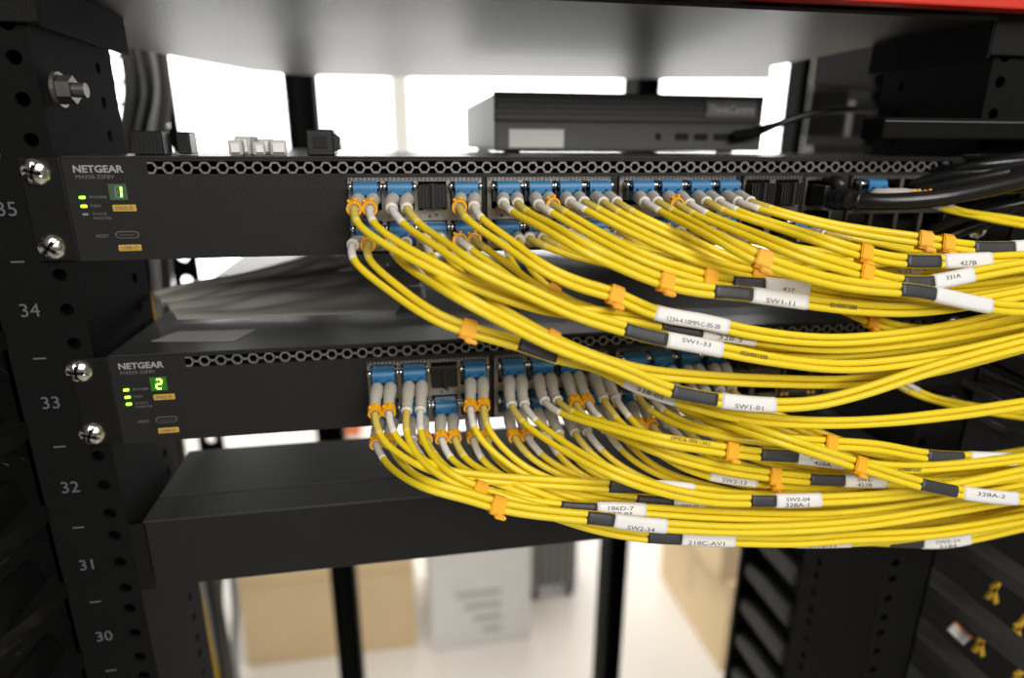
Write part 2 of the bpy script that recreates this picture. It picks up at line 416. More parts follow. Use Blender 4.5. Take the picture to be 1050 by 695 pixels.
    for i, zz in enumerate((.0274, .0237, .0202)):
        b = nb(); box(b, -.2181, -.2157, y-.0005, y+.0004, zz-.00055, zz+.00055, .0003, 2)
        obj('status_light', b, 'led' if lit[i] else 'ledoff', t, label='lit green light' if lit[i] else 'unlit grey light')
    dz = .0030
    b = nb(); dxp = -.2056
    prism(b, [(dxp-.0004, y-.0003, .0330), (dxp+.0068, y-.0003, .0330), (dxp+.0068, y-.0003, .0262), (dxp-.0004, y-.0003, .0262)], (0, .0004, 0))
    ds = obj('digit_display', b, 'dispg' if digit == 2 else 'disp', t)
    segs = dict(a=((-1, 2), (1, 2)), b=((1, 2), (1, 0)), c=((1, 0), (1, -2)), d=((-1, -2), (1, -2)), e=((-1, 0), (-1, -2)), f=((-1, 2), (-1, 0)), g=((-1, 0), (1, 0)))
    on = {1: 'bc', 2: 'abged'}[digit]
    bo, bf = nb(), nb(); cx, cz, kx, kz = dxp+.0034, .0296, .00115, .00115
    for k, (p, r) in segs.items():
        p = Vector((cx+p[0]*kx+p[1]*.00009, 0, cz+p[1]*kz)); r = Vector((cx+r[0]*kx+r[1]*.00009, 0, cz+r[1]*kz)); d = (r-p).normalized(); p += d*.00022; r -= d*.00022
        nn = Vector((-d.z, 0, d.x))*.00033; yy = Vector((0, y-.0005, 0))
        prism(bo if k in on else bf, [p-nn+yy, r-nn+yy, r+nn+yy, p+nn+yy], (0, .0003, 0))
    obj('lit_segments', bo, 'seg', ds)
    obj('unlit_segments', bf, 'segoff', ds)
    def gold(x0, x1, za, zb, s):
        g = obj('ochre_tag', box(nb(), x0, x1, y-.0003, y+.0002, za, zb, .0003, 1), 'gold', t)
        ftext(s, x0+.0012, x1-.0012, za+.0007, zb-.0007, y-.0004, 'ink', g)
    gold(-.2057, -.1962, .0213, .0242, 'STACK ID'); gold(-.2062, -.1968, .0040, .0068, 'USB-C')
    obj('reset_button', cyl(nb(), (-.2163, y, .0108), (0, 1, 0), .0009, .0004, 12), 'dark', t)
    b = nb(); stadium(b, [(-.2016, y-.0004, .0112), (-.2016, y+.0004, .0112)], [(1, 0, 0)]*2, [(0, 0, 1)]*2, .0048, .0016)
    po = obj('usb_port', b, 'nickel', t)
    b = nb(); stadium(b, [(-.2016, y-.0006, .0112), (-.2016, y+.0002, .0112)], [(1, 0, 0)]*2, [(0, 0, 1)]*2, .0043, .0012); obj('usb_opening', b, 'dark', po)
    b = nb(); box(b, -.2046, -.1986, y-.0007, y, .0109, .0114); obj('usb_tongue', b, 'dnickel', po)
    for xx in (.1135, .1165, .1265, .1295, .1435, .1465, .1560, .1590):
        obj('printed_dot', cyl(nb(), (xx, y, .0022 if xx < 0 else .0006+.0014), (0, 1, 0), .0010, .0003, 10), 'gold', t)
    return t
sw1 = make_switch(0, 0, 'upper black rack switch, display reading 1, filled with yellow fibre cables', (1, 1, 0), 1)
sw2 = make_switch(.0030, -.0889, 'lower black rack switch, display reading 2, below the loose plastic sheets', (1, 1, 1), 2)
b = nb(); prism(b, [tuple(uz(155, 350, -.0443)-np.array([.003, 0, -.0889])), tuple(uz(240, 350, -.0443)-np.array([.003, 0, -.0889])), tuple(uz(262, 338, -.0443)-np.array([.003, 0, -.0889])), tuple(uz(182, 340, -.0443)-np.array([.003, 0, -.0889]))], (0, 0, .0002))
obj('sticker', b, 'grey', sw2, label='pale grey patch')  # thin pale grey quad lying flat on the lid

ORD = ['first', 'second', 'third', 'fourth', 'fifth', 'sixth', 'seventh', 'eighth', 'ninth', 'tenth', 'eleventh', 'twelfth']
ROWZ = {0: .0285, 1: .0112}
SWN = {0: 'upper', 1: 'lower'}; SWO = {0: (0, 0), 1: (.0030, -.0889)}

# ---- transceivers (one of each built, then copied)
def make_trx():
    t = thing('optical_transceiver', 'x', 'transceiver', (0, 0, 0), 'blue-latched optical transceivers')
    b = nb(); holed(b, -.0063, .0063, -.0042, .0040, -.0075, .0140, [(-.0056, -.0004, -.0034, .0018), (.0004, .0056, -.0034, .0018)])
    obj('body', b, 'dnickel', t)
    b = nb(); n = 10; pts = []
    for k in range(n+1):
        a = math.pi*.5*(k/n); pts.append((-.0107-.0022*math.cos(a), .0022+.0030*math.sin(a)))
    prof = [(-.0040, .0030), (-.0040, .0052)]+pts[::-1]+[(-.0129, -.0004), (-.0118, -.0004), (-.0110, .0026)]
    vs = [(-.0052, p[0], p[1]) for p in prof]; prism(b, vs, (.0104, 0, 0))
    obj('latch', b, 'blue', t, False, 'blue latch')
    b = nb()
    for s in (-1, 1):
        sph(b, (s*.0067, -.0085, .0030), .0016); box(b, s*.0062-.0004, s*.0062+.0004, -.0092, -.0020, .0018, .0040)
        cyl(b, (s*.0050, -.0088, .0028), (1, 0, 0), .0008, .0016, 10)
    obj('latch_pin', b, 'chrome', t, True)
    return t
def make_ball_trx():
    return None
def dup(root, loc, label):
    r = root.copy(); C.objects.link(r); r.location = loc; r['label'] = label
    for ch in list(root.children):
        c = ch.copy(); C.objects.link(c); c.parent = r
        for g in list(ch.children):
            d = g.copy(); C.objects.link(d); d.parent = c
    return r
trx0 = make_trx(); used = [False]
def place_trx(loc, label):
    if not used[0]: used[0] = True; trx0.location = loc; trx0['label'] = label; return trx0
    return dup(trx0, loc, label)
def make_plug():
    t = thing('dust_plug', 'x', 'dust plug', (0, 0, 0), 'black rubber dust plugs')
    b = nb(); box(b, -.0064, .0064, -.0075, .009, -.0060, .0046, .0004, 1)
    for k in range(9): 
        if k != 4: box(b, -.0060+k*.0015-.0004, -.0060+k*.0015+.0004, -.0085, -.0075, -.0056, .0042)
    obj('body', b, 'black', t)
    obj('pull_tab', box(nb(), -.0011, .0011, -.0100, -.0075, -.0060, .0052, .0003, 1), 'black', t)
    return t
plug0 = make_plug(); usedp = [False]
def place_plug(loc, label):
    if not usedp[0]: usedp[0] = True; plug0.location = loc; plug0['label'] = label; return plug0
    return dup(plug0, loc, label)
for sw in (0, 1):
    dx, dz = SWO[sw]
    for c, X in enumerate(COLS):
        for r in (0, 1):
            rown = 'bottom' if r else 'top'
            if c == 2 and r == 0:
                place_plug((X+dx, -.001, ROWZ[0]-.0010+dz), 'black ribbed dust plug in the third column, top port row, of the %s switch' % SWN[sw]); continue
            place_trx((X+dx, -.001, ROWZ[r]+dz-(.0012 if r else 0)), 'blue-latched optical transceiver in the %s column, %s port row, of the %s switch' % (ORD[c], rown, SWN[sw]))
    for k, X in enumerate((.0978, .1143)):
        place_plug((X+dx, -.001, .0273+dz), 'dark dust plug in the %s cage right of the last blue port, %s switch' % (('first', 'second')[k], SWN[sw]))
place_trx((.1590, -.001, .0285), 'lone blue-latched transceiver right of the black network plug, upper switch')
place_trx((.1140+.006, -.001, .0095), 'blue-latched transceiver below the black network plug, upper switch')
place_trx((.1620, -.001, -.0889+.0230), 'lone blue-latched transceiver at the right of the lower switch')

# ------------------------------------------------------------------ fibre patch cables
def catmull(P, step=.0022):
    P = [Vector(p) for p in P]; P = [P[0]*2-P[1]]+P+[P[-1]*2-P[-2]]; out = []
    for i in range(1, len(P)-2):
        p0, p1, p2, p3 = P[i-1:i+3]
        t0 = 0; t1 = t0+(p1-p0).length**.5; t2 = t1+(p2-p1).length**.5; t3 = t2+(p3-p2).length**.5
        n = max(3, int((p2-p1).length/step))
        for k in range(n):
            t = t1+(t2-t1)*k/n
            A1 = p0*((t1-t)/(t1-t0))+p1*((t-t0)/(t1-t0)); A2 = p1*((t2-t)/(t2-t1))+p2*((t-t1)/(t2-t1)); A3 = p2*((t3-t)/(t3-t2))+p3*((t-t2)/(t3-t2))
            B1 = A1*((t2-t)/(t2-t0))+A2*((t-t0)/(t2-t0)); B2 = A2*((t3-t)/(t3-t1))+A3*((t-t1)/(t3-t1))
            out.append(B1*((t2-t)/(t2-t1))+B2*((t-t1)/(t2-t1)))
    out.append(P[-2]); return out
def resample(P, step=.002):
    L = [0]
    for i in range(1, len(P)): L.append(L[-1]+(P[i]-P[i-1]).length)
    n = int(L[-1]/step); out = []; j = 0
    for k in range(n+1):
        s = L[-1]*k/n
        while j < len(L)-2 and L[j+1] < s: j += 1
        f = (s-L[j])/max(1e-9, L[j+1]-L[j]); out.append(P[j].lerp(P[j+1], min(1, f)))
    return out, L[-1]/n
NV = Vector((0.05, -1, .32)).normalized()
cable_count = [0]
def cable(port, wp, label, ydeep, shrink=None, tagu=None, txt=None, clips=(), bclips=(0, 0), sl='wy', ystart=-.036, print_=None, boots=('boot', 'boot'), merge=(.042, .085), tilt=0):
    """port=(x,z); wp=[(u,v)...]: boot tip, sleeve end, then onward; ydeep = how far in front of the switch face the run lies"""
    idx = cable_count[0]; cable_count[0] += 1
    rnd = random.Random(idx*17+3)
    x, z = port
    P = [(x, -.010, z), (x, -.0165, z-.0003)]
    if ystart == -.036: wp = [(wp[0][0], wp[0][1]+5)]+[(wp[1][0], wp[1][1]+3)]+list(wp[2:])
    n = len(wp)
    for i, q in enumerate(wp):
        if len(q) == 3: Y = q[2]
        elif i == 0: Y = ystart
        elif i == 1: Y = ystart-.010
        else:
            f = min(1, (i-1)/2.0); Y = (ystart-.010)*(1-f)+ydeep*f
        P.append(tuple(uy(q[0], q[1], Y)))
    e = np.array(P[-1]); P += [tuple(e+(.035, .002, .001)), tuple(e+(.075, .006, 0))]
    path = catmull(P)
    path, st = resample(path, .0021)
    for _ in range(14):
        path = path[:6]+[path[i]*.5+(path[i-1]+path[i+1])*.25 for i in range(6, len(path)-1)]+[path[-1]]
    N = len(path)
    T = [(path[min(i+1, N-1)]-path[max(0, i-1)]).normalized() for i in range(N)]
    us = [pj(p)[0] for p in path]
    def at_u(u, lo=8):
        best = min(range(lo, N), key=lambda i: abs(us[i]-u)); return best
    ph = rnd.uniform(0, 6.28); fr = rnd.uniform(16, 30); amp = rnd.uniform(.15, .55)
    flatz = [(at_u(a), at_u(b)) for a, b in ([shrink] if shrink else [])+([tagu] if tagu else [])]+[(at_u(c)-2, at_u(c)+2) for c in clips]
    NN, SS, offs = [], [], []
    for i in range(N):
        s = i*st
        ww = 1.0
        for a, b_ in flatz:
            d = 0 if a <= i <= b_ else min(abs(i-a), abs(i-b_))*st
            ww = min(ww, min(1, d/.03))
        n0 = (NV-T[i]*NV.dot(T[i])).normalized(); s0 = T[i].cross(n0).normalized()
        a = amp*math.sin(fr*s+ph)*ww+tilt
        n1 = n0*math.cos(a)+s0*math.sin(a); s1 = T[i].cross(n1).normalized()
        NN.append(n1); SS.append(s1)
        f = max(0, min(1, (s-merge[0])/(merge[1]-merge[0]))); f = f*f*(3-2*f)
        if shrink or tagu:
            k = at_u((shrink or tagu)[0])*st
            if s >= k-.004: f = 1
        offs.append(Vector((-.003125, 0, 0))*(1-f)+s1*.00155*f)
    # smooth offsets
    for _ in range(6): offs = [offs[0]]+[(offs[i-1]+offs[i]*2+offs[i+1])*.25 for i in range(1, N-1)]+[offs[-1]]
    root = thing('fibre_patch_cable', label, 'fibre cable', tuple(path[0]), 'yellow duplex fibre patch cables')
    base = path[0]
    hl = max(2, int(.006/st)); bl = hl+int(.0225/st); se = bl+int(.0135/st)
    for k, sg in enumerate((1, -1)):
        sp = [path[i]+offs[i]*sg-base for i in range(N)]
        # LC housing
        b = nb(); xx = -.003125*sg
        box(b, xx-.0023, xx+.0023, -.0075, .0040, -.0024, .0022, .0004, 1); box(b, xx-.0008, xx+.0008, -.0070, .0010, .0022, .0034)
        obj('connector_housing', b, 'violet' if boots[k] == 'violet' else 'blue', root)
        # boot
        q = sp[hl:bl+1]; m_ = len(q); rr = []
        for i in range(m_):
            f = i/(m_-1); r = .00308-(.00060)*max(0, (f-.25)/.75)
            if i == 0: r = .0026
            if f > .45 and i % 2 == 0: r -= .0003
            rr.append(r)
        obj('boot', tube(nb(), q, rr, 14), boots[k], root, True)
        q2 = sp[bl-1:bl+1]; q2[0] = sp[bl]-(sp[bl]-sp[bl-1])*.5; q2[1] = sp[bl]+(sp[bl]-sp[bl-1])*.2
        obj('boot_rim', tube(nb(), q2, .00262, 14), 'boottip', root, True)
        # sleeve
        q = sp[bl:se+1]
        mm = {'w': 'wsleeve', 'y': 'ysleeve'}[sl[k]]
        obj('sleeve', tube(nb(), q, .00165, 12), mm, root, True, 'white sleeve' if sl[k] == 'w' else 'olive yellow sleeve')
        obj('strand', tube(nb(), sp[se-1:], .00150, 12), 'yellow', root, True)
        if bclips[k]:
            i0 = bl; tt = (sp[bl]-sp[bl-2]).normalized(); b = nb()
            side = Vector((1, 0, 0)); side = (side-tt*side.dot(tt)).normalized(); nrm = tt.cross(side)
            c0 = sp[bl]-tt*.0005; n_ = 16
            for j in range(n_-2):
                a0, a1 = -math.pi*.40+2*math.pi*j/n_, -math.pi*.40+2*math.pi*(j+1)/n_
                pr_ = lambda a, r: c0+side*math.cos(a)*r+nrm*math.sin(a)*r-tt*.0022
                prism(b, [pr_(a0, .0024), pr_(a1, .0024), pr_(a1, .0032), pr_(a0, .0032)], tt*.0040)
            for a in (.2, 1.0):
                c1 = c0+side*math.cos(a+1.2)*.0036+nrm*math.sin(a+1.2)*.0036
                sph(b, c1, .0007)
            obj('boot_clip', b, 'orange', root, False, 'orange clip')
    def wrap(i0, i1, name, mt, hs, hn, lab=None, par=root):
        i1 = max(i1, i0+3)
        return obj(name, stadium(nb(), [path[i]-base for i in range(i0, i1+1)], SS[i0:i1+1], NN[i0:i1+1], hs, hn), mt, par, True, lab)
    def on_path(i, s, size, mt, par, name='lettering', off=.0020, side=0, wd=None):
        i = max(1, min(N-2, i))
        return text(s, path[i]-base+NN[i]*off+SS[i]*side, T[i], -SS[i], size, mt, par, name, width=wd)
    if shrink:
        a, b_ = at_u(shrink[0]), at_u(shrink[1])
        h = wrap(a, b_, 'heat_shrink', 'shrink', .0030, .0017, 'dark grey heat-shrink tube')
    if tagu:
        a, b_ = at_u(tagu[0]), at_u(tagu[1])
        h = wrap(a, b_, 'cable_tag', 'label', .00335, .0019, 'white printed tag')
        if txt:
            lines = txt.split('|'); wd = min(.024, (b_-a)*st*.72); mid = (a+b_)//2
            for li, s in enumerate(lines):
                if not s: continue
                on_path(mid, s, .0025, 'ink', h, 'tag_lettering', .00196, side=(.0014 if len(lines) == 1 else (-.0008+li*.0025)), wd=wd*min(1, len(s)/9+.05))
    for cu in clips:
        i = at_u(cu); c0 = path[i]-base; t_, s_, n_ = T[i], SS[i], NN[i]; b = nb()
        def bx(ct, cs, cn, lt, ls, ln):
            m4 = Matrix([[t_[k]*lt, s_[k]*ls, n_[k]*ln, (c0+t_*ct+s_*cs+n_*cn)[k]] for k in range(3)]+[[0, 0, 0, 1]])
            r = bmesh.ops.create_cube(b, size=1, matrix=m4); bmesh.ops.bevel(b, geom=list({e for v in r['verts'] for e in v.link_edges}), offset=.0005, segments=2, affect='EDGES')
        bx(0, 0, .0021, .0062, .0064, .0012); bx(0, .0034, 0, .0062, .0010, .0044); bx(0, -.0034, 0, .0062, .0010, .0044); bx(0, 0, -.0021, .0056, .0060, .0010)
        bx(.0022, .0042, .0012, .0050, .0018, .0030)
        obj('duplex_clip', b, 'orange', root, False, 'orange duplex clip')
    if print_:
        for (u, s) in print_:
            i = at_u(u); on_path(i, s, .0026 if s[0] == '0' else .0020, 'fink', root, 'jacket_lettering', .00160, side=0 if s[0] == '0' else -.0015)
    return root

def lab(sw, row, col, extra): 
    base = 'yellow duplex cable from %s column, %s row, %s switch' % (ORD[col], 'bottom' if row else 'top', SWN[sw])
    return base+((', '+extra) if extra else '')
def pt(sw, row, col):
    dx, dz = SWO[sw]; return COLS[col]+dx, ROWZ[row]+dz-.0018-(.0012 if row else 0)

FIB = 'OPTICAL FIBER CABLE'
K = [
 # sw,row,col, waypoints, ydeep, options
 (0,0,0,[(371,208),(372,224),(399,248),(453,277),(497,296),(531,308),(568,318),(625,322),(665,328),(700,337),(745,343),(850,356),(950,348),(1090,322)],-.070,dict(shrink=(678,718),tagu=(718,772),txt='SW1-22|328-3',bclips=(1,1),sl='yw',e='tag on the sagging bundle')),
 (0,0,1,[(408,208),(423,228),(450,249),(484,272),(526,292),(560,308),(594,323),(640,337),(662,344),(711,353),(800,370),(870,376),(960,366),(1090,338)],-.078,dict(shrink=(640,681),tagu=(682,740),txt='SW1-33|',e='wide white tag mid-sag',print_=[(770,'0234001208')])),
 (0,0,3,[(478,207),(484,220),(519,248),(558,276),(600,294),(628,301),(672,321),(724,330),(770,341),(850,349),(950,340),(1090,312)],-.074,dict(tagu=(672,745),txt='1234-4.10MM-C-05-20',bclips=(1,0),sl='yw',clips=(631,),e='long white tag')),
 (0,0,4,[(523,203),(532,214),(560,231),(599,254),(636,271),(683,290),(731,299),(752,300),(800,306),(880,316),(950,317),(1090,294)],-.080,dict(shrink=(731,772),tagu=(772,828),txt='|SW1-11',clips=(681,),e='',print_=[(862,'0240001208')])),
 (0,0,5,[(559,205),(572,214),(611,240),(660,264),(721,284),(750,290),(799,293),(860,304),(960,310),(1090,290)],-.072,dict(shrink=(750,782),tagu=(784,826),txt='427',clips=(728,),bclips=(0,1),e='tag 427')),
 (0,0,6,[(591,202),(608,212),(648,236),(697,258),(733,272),(780,282),(830,288),(890,289),(960,297),(1090,284)],-.066,dict(shrink=(835,868),tagu=(868,912),txt='SW1-07',clips=(778,),e='')),
 (0,0,7,[(625,202),(641,214),(697,243),(746,266),(795,282),(850,296),(900,303),(925,305),(1090,298)],-.062,dict(shrink=(860,900),tagu=(900,945),txt='SW1-15',e='tag SW1-15',sl='yy')),
 (0,0,8,[(667,202),(685,214),(722,236),(770,262),(850,288),(905,296),(940,298),(985,308),(1030,316),(1090,316)],-.088,dict(shrink=(921,960),tagu=(958,1013),txt='',clips=(782,),e='crossing above others')),
 (0,0,9,[(700,204),(719,217),(765,238),(820,260),(880,278),(920,289),(955,290),(975,286),(1020,277),(1090,266)],-.082,dict(shrink=(925,954),tagu=(955,995),txt='331A|',bclips=(1,0),sl='yw',clips=(887,),e='')),
 (0,0,10,[(731,202),(749,213),(808,235),(850,249),(890,261),(930,268),(990,267),(1090,262)],-.076,dict(shrink=(926,962),tagu=(966,1016),txt='427B',clips=(884,),sl='yw',e='tag 427B')),
 (0,0,11,[(763,202),(788,212),(865,234),(951,247),(998,254),(1037,254),(1100,251)],-.070,dict(shrink=(999,1037),tagu=(1037,1085),txt='SW1-25',clips=(968,945),sl='wy',e='nearly straight run')),
 (0,1,0,[(370,248),(367,263),(400,293),(448,326),(477,337),(531,352),(570,366),(610,374),(650,394),(690,408),(750,425),(820,433),(900,432),(980,424),(1090,408)],-.074,dict(shrink=(533,572),tagu=(640,690),txt='328-05',clips=(478,),bclips=(0,1),e='lowest sag')),
 (0,1,1,[(408,246),(411,260),(436,281),(472,304),(521,330),(570,354),(640,380),(688,401),(711,406),(768,414),(830,414),(880,403),(960,377),(1090,344)],-.084,dict(shrink=(688,734),tagu=(741,795),txt='SW1-01',boots=('boot','violet'),e='crossing upward')),
 (0,1,2,[(443,243),(446,257),(467,282),(500,310),(545,337),(592,360),(650,379),(720,387),(800,391),(880,391),(960,379),(1090,346)],-.066,dict(clips=(567,),e='behind the sag')),
 (0,1,3,[(477,245),(486,252),(515,272),(548,296),(590,314),(650,331),(720,350),(800,361),(900,360),(1090,330)],-.060,dict(bclips=(1,1),tagu=(636,668),e='second behind')),
 (0,1,4,[(525,244),(528,258),(536,277),(560,298),(600,318),(660,335),(760,356),(860,362),(1000,358),(1090,336)],-.056,dict(clips=(566,),tagu=(984,1024),txt='SW1-24',e='tag SW1-24')),
 (0,1,5,[(547,243),(580,258),(620,268),(660,273),(740,276),(830,279),(920,276),(1090,268)],-.052,dict(tagu=(894,944),txt='SW1-12',sl='yy',e='tag SW1-12')),
 (0,1,6,[(591,238),(606,246),(640,258),(700,268),(790,272),(880,270),(950,264),(1005,260),(1090,255)],-.056,dict(tagu=(985,1029),txt='|331A',bclips=(0,1),e='tag 331A')),
 (0,1,7,[(626,238),(640,246),(680,258),(740,266),(830,272),(930,281),(1090,277)],-.048,dict(e='')),
 (0,1,8,[(660,240),(678,250),(715,266),(780,284),(850,299),(940,309),(1090,306)],-.054,dict(e='')),
 (0,1,9,[(690,236),(706,247),(745,268),(810,292),(855,312),(893,328),(930,338),(1000,336),(1090,318)],-.058,dict(bclips=(1,0),clips=(893,),e='dipping clip')),
 (0,1,10,[(722,235),(740,245),(785,262),(850,283),(930,296),(1010,294),(1090,284)],-.048,dict(e='')),
 (0,1,11,[(752,237),(774,246),(820,256),(880,266),(960,284),(1090,279)],-.052,dict(bclips=(1,0),e='')),
 # lower switch
 (1,0,0,[(391,419),(397,445),(418,466),(450,483),(500,490),(551,494),(620,498),(650,499),(690,500),(760,509),(850,507),(950,494),(1090,470)],-.066,dict(shrink=(624,672),tagu=(672,709),txt='328-2',bclips=(1,1),sl='yw',e='tag 328-2')),
 (1,0,1,[(424,418),(423,440),(436,468),(460,489),(492,503),(530,514),(575,520),(611,522),(640,522),(740,528),(850,529),(950,517),(1090,492)],-.072,dict(shrink=(576,611),tagu=(611,662),txt='186D-7|ABF-07',clips=(492,),sl='yw',e='tag 186D-7')),
 (1,0,3,[(489,414),(492,436),(510,461),(540,484),(590,502),(652,513),(700,515),(800,520),(900,512),(1090,480)],-.060,dict(shrink=(652,690),tagu=(690,722),txt='SW2-07',bclips=(1,1),e='')),
 (1,0,4,[(531,413),(545,431),(580,459),(629,485),(690,505),(740,513),(769,513),(818,513),(930,506),(1090,476)],-.080,dict(shrink=(769,794),tagu=(794,842),txt='SW2-04|328A-1',sl='yw',e='tag 328A-1')),
 (1,0,5,[(565,408),(583,421),(625,437),(678,451),(727,459),(778,466),(817,468),(840,471),(930,480),(1090,464)],-.076,dict(shrink=(780,817),tagu=(817,863),txt='SW2-11|428A',clips=(750,),e='tag 428A',print_=[(705,FIB),(930,'0170001250')])),
 (1,0,6,[(597,410),(609,428),(640,446),(680,464),(740,480),(795,488),(829,491),(885,493),(980,495),(1090,482)],-.070,dict(shrink=(829,864),tagu=(864,908),txt='SW2-|427B',clips=(795,),bclips=(1,1),sl='yw',e='tag 427B below it')),
 (1,0,7,[(626,406),(641,428),(662,450),(692,472),(728,486),(752,490),(850,499),(960,491),(1090,470)],-.064,dict(tagu=(728,775),txt='SW2-13',sl='yw',clips=(793,),e='tag SW2-13')),
 (1,0,8,[(661,404),(678,421),(706,437),(760,448),(840,454),(900,458),(950,467),(1017,470),(1090,472)],-.074,dict(shrink=(950,988),tagu=(993,1041),txt='|SW2-21',clips=(852,),sl='yw',e='tag SW2-21')),
 (1,0,9,[(690,402),(706,418),(740,432),(795,449),(850,467),(900,483),(943,496),(981,504),(1015,509),(1090,512)],-.090,dict(shrink=(943,981),tagu=(987,1042),txt='328A-2|',clips=(880,),e='tag 328A-2')),
 (1,0,10,[(718,400),(736,416),(775,432),(830,455),(880,473),(950,488),(1090,486)],-.062,dict(sl='yy',e='')),
 (1,0,11,[(745,398),(766,412),(800,428),(850,450),(920,468),(1000,477),(1090,475)],-.058,dict(e='')),
 (1,1,0,[(391,452),(399,468),(414,484),(442,499),(478,508),(517,520),(585,529),(612,531),(655,537),(760,543),(880,537),(960,525),(1090,502)],-.080,dict(shrink=(600,627),tagu=(629,681),txt='|SW2-34',clips=(512,),bclips=(1,1),e='')),
 (1,1,1,[(428,449),(436,463),(456,485),(504,508),(561,525),(610,541),(664,550),(700,552),(730,553),(815,555),(870,551),(960,546),(1090,524)],-.074,dict(shrink=(664,700),tagu=(700,752),txt='218C-AV1',bclips=(0,1),e='tag 218C-AV1')),
 (1,1,2,[(458,446),(467,468),(490,484),(530,500),(600,525),(700,544),(780,553),(843,555),(940,549),(1090,516)],-.068,dict(tagu=(815,872),txt='|SW2-17',bclips=(1,1),e='')),
 (1,1,3,[(491,446),(498,468),(520,486),(565,506),(640,526),(740,540),(850,551),(946,556),(970,556),(1090,530)],-.062,dict(tagu=(946,995),txt='SW2-24|5184',bclips=(1,1),shrink=(912,944),e='tag 5184')),
 (1,1,4,[(532,445),(546,465),(580,486),(625,500),(700,514),(800,521),(856,521),(875,521),(960,513),(1090,488)],-.056,dict(shrink=(823,856),tagu=(858,892),txt='421',bclips=(1,1),sl='yw',e='tag 421')),
 (1,1,5,[(566,443),(576,463),(604,487),(660,509),(740,528),(850,540),(960,532),(1090,508)],-.058,dict(e='',print_=[(800,FIB)])),
 (1,1,6,[(594,441),(610,462),(640,484),(694,506),(780,526),(880,528),(1090,498)],-.054,dict(sl='yw',e='')),
 (1,1,7,[(626,438),(642,460),(672,482),(724,500),(800,514),(900,514),(1090,484)],-.050,dict(bclips=(0,1),e='')),
 (1,1,8,[(660,434),(676,452),(706,474),(755,493),(830,504),(930,500),(1090,476)],-.052,dict(bclips=(1,1),e='')),
 (1,1,9,[(690,433),(706,450),(736,470),(793,487),(860,496),(960,494),(1090,479)],-.048,dict(e='')),
 (1,1,10,[(720,431),(738,448),(770,467),(825,481),(900,488),(1090,472)],-.050,dict(bclips=(0,1),e='')),
 (1,1,11,[(748,428),(768,444),(800,460),(855,472),(930,478),(1090,458)],-.047,dict(e='')),
]
for sw, row, col, wp, yd, o in K:
    o = dict(o); e = o.pop('e')
    cable(pt(sw, row, col), wp, lab(sw, row, col, e), yd, ystart=-.036 if row == 0 else -.034, **o)
cable((.1590, .0267), [(940, 199), (966, 212), (1005, 221), (1040, 227), (1100, 236)], 'yellow duplex cable from the lone blue port right of the black network plug', -.030, ystart=-.028, bclips=(1, 1), sl='ww')
cable((.1200, .0077), [(849, 239), (888, 246), (935, 256), (1000, 268), (1100, 272)], 'yellow duplex cable from the blue port below the black network plug', -.046, ystart=-.034, sl='yw')
cable((.1620, -.0677), [(905, 383), (938, 402), (970, 412), (1010, 420), (1100, 430)], 'yellow duplex cable alone at the right of the lower switch', -.034, ystart=-.028, sl='yw')

# ------------------------------------------------------------------ black cables
def simple_tube(name, pts, r, m, label, cat, group=None, seg=14):
    path, _ = resample(catmull([tuple(p) for p in pts]), .003)
    o = obj(name, tube(nb(), path, r, seg), m, None, True); return tag(o, label, cat, group)
et = thing('network_cable', 'thick black network cable with ribbed plug in the upper switch', 'cable', (.134, 0, .0255))
base = Vector((.134, 0, .0255))
P = [(.134, -.014, .0250), (.134, -.020, .0248), tuple(uy(872, 205, -.028)), tuple(uy(900, 207, -.036)), tuple(uy(955, 204, -.044)), tuple(uy(1005, 195, -.046)), tuple(uy(1100, 172, -.046))]
path, st = resample(catmull(P), .0011)
for _ in range(20): path = path[:3]+[path[i]*.5+(path[i-1]+path[i+1])*.25 for i in range(3, len(path)-1)]+[path[-1]]
nb_ = int(.020/st)
rr = [.0062-.0016*(i/nb_)-(.0009 if (i//2) % 2 else 0) for i in range(nb_)]
obj('plug', box(nb(), -.0060, .0060, -.0150, .0070, -.0045, .0055, .0006, 2), 'black', et)
obj('latch_cover', tube(nb(), [Vector(p)-base for p in [(.134, -.0035, .0300), (.134, -.008, .0335), (.134, -.014, .0330), (.134, -.019, .0300)]], .0030, 12), 'black', et, True)
obj('strain_relief', tube(nb(), [p-base for p in path[:nb_]], rr, 18), 'black', et, True)
obj('jacket', tube(nb(), [p-base for p in path[nb_-2:]], .0040, 16), 'blackc', et, True)
bc = [
 [(925,186,.02),(955,176,.0),(1000,170,-.02),(1100,160,-.03)], [(930,190,.0),(970,180,-.012),(1020,176,-.024),(1100,168,-.036)],
 [(935,196,-.004),(985,187,-.018),(1040,176,-.03),(1100,166,-.04)], [(950,170,.02),(990,163,.0),(1040,162,-.02),(1100,150,-.03)],
 [(950,238,-.004),(980,226,-.012),(1020,214,-.022),(1100,200,-.034)], [(960,246,-.004),(1000,232,-.010),(1040,216,-.018),(1100,204,-.028)],
 [(965,172,.0),(1000,176,-.018),(1045,184,-.03),(1100,180,-.04)], [(980,208,-.004),(1010,200,-.020),(1045,192,-.034),(1100,184,-.042)],
 [(975,182,-.006),(1015,183,-.022),(1050,176,-.034),(1100,172,-.044)]]
nth = ['highest', 'second', 'third', 'fourth', 'fifth', 'sixth', 'seventh', 'eighth', 'ninth']
for i, l in enumerate(bc):
    e = uy(*l[-1]); simple_tube('power_cable', [uy(*q) for q in l]+[e+(.04, .0, .002), e+(.08, .004, 0)], .0024+.0004*(i % 3), 'blackc', '%s thin black cable in the dark bunch at the upper right' % ['steeply rising','flat','middle','topmost','lower','lowest','sagging','short','twisting'][i], 'cable', 'black cables bunched at the right')
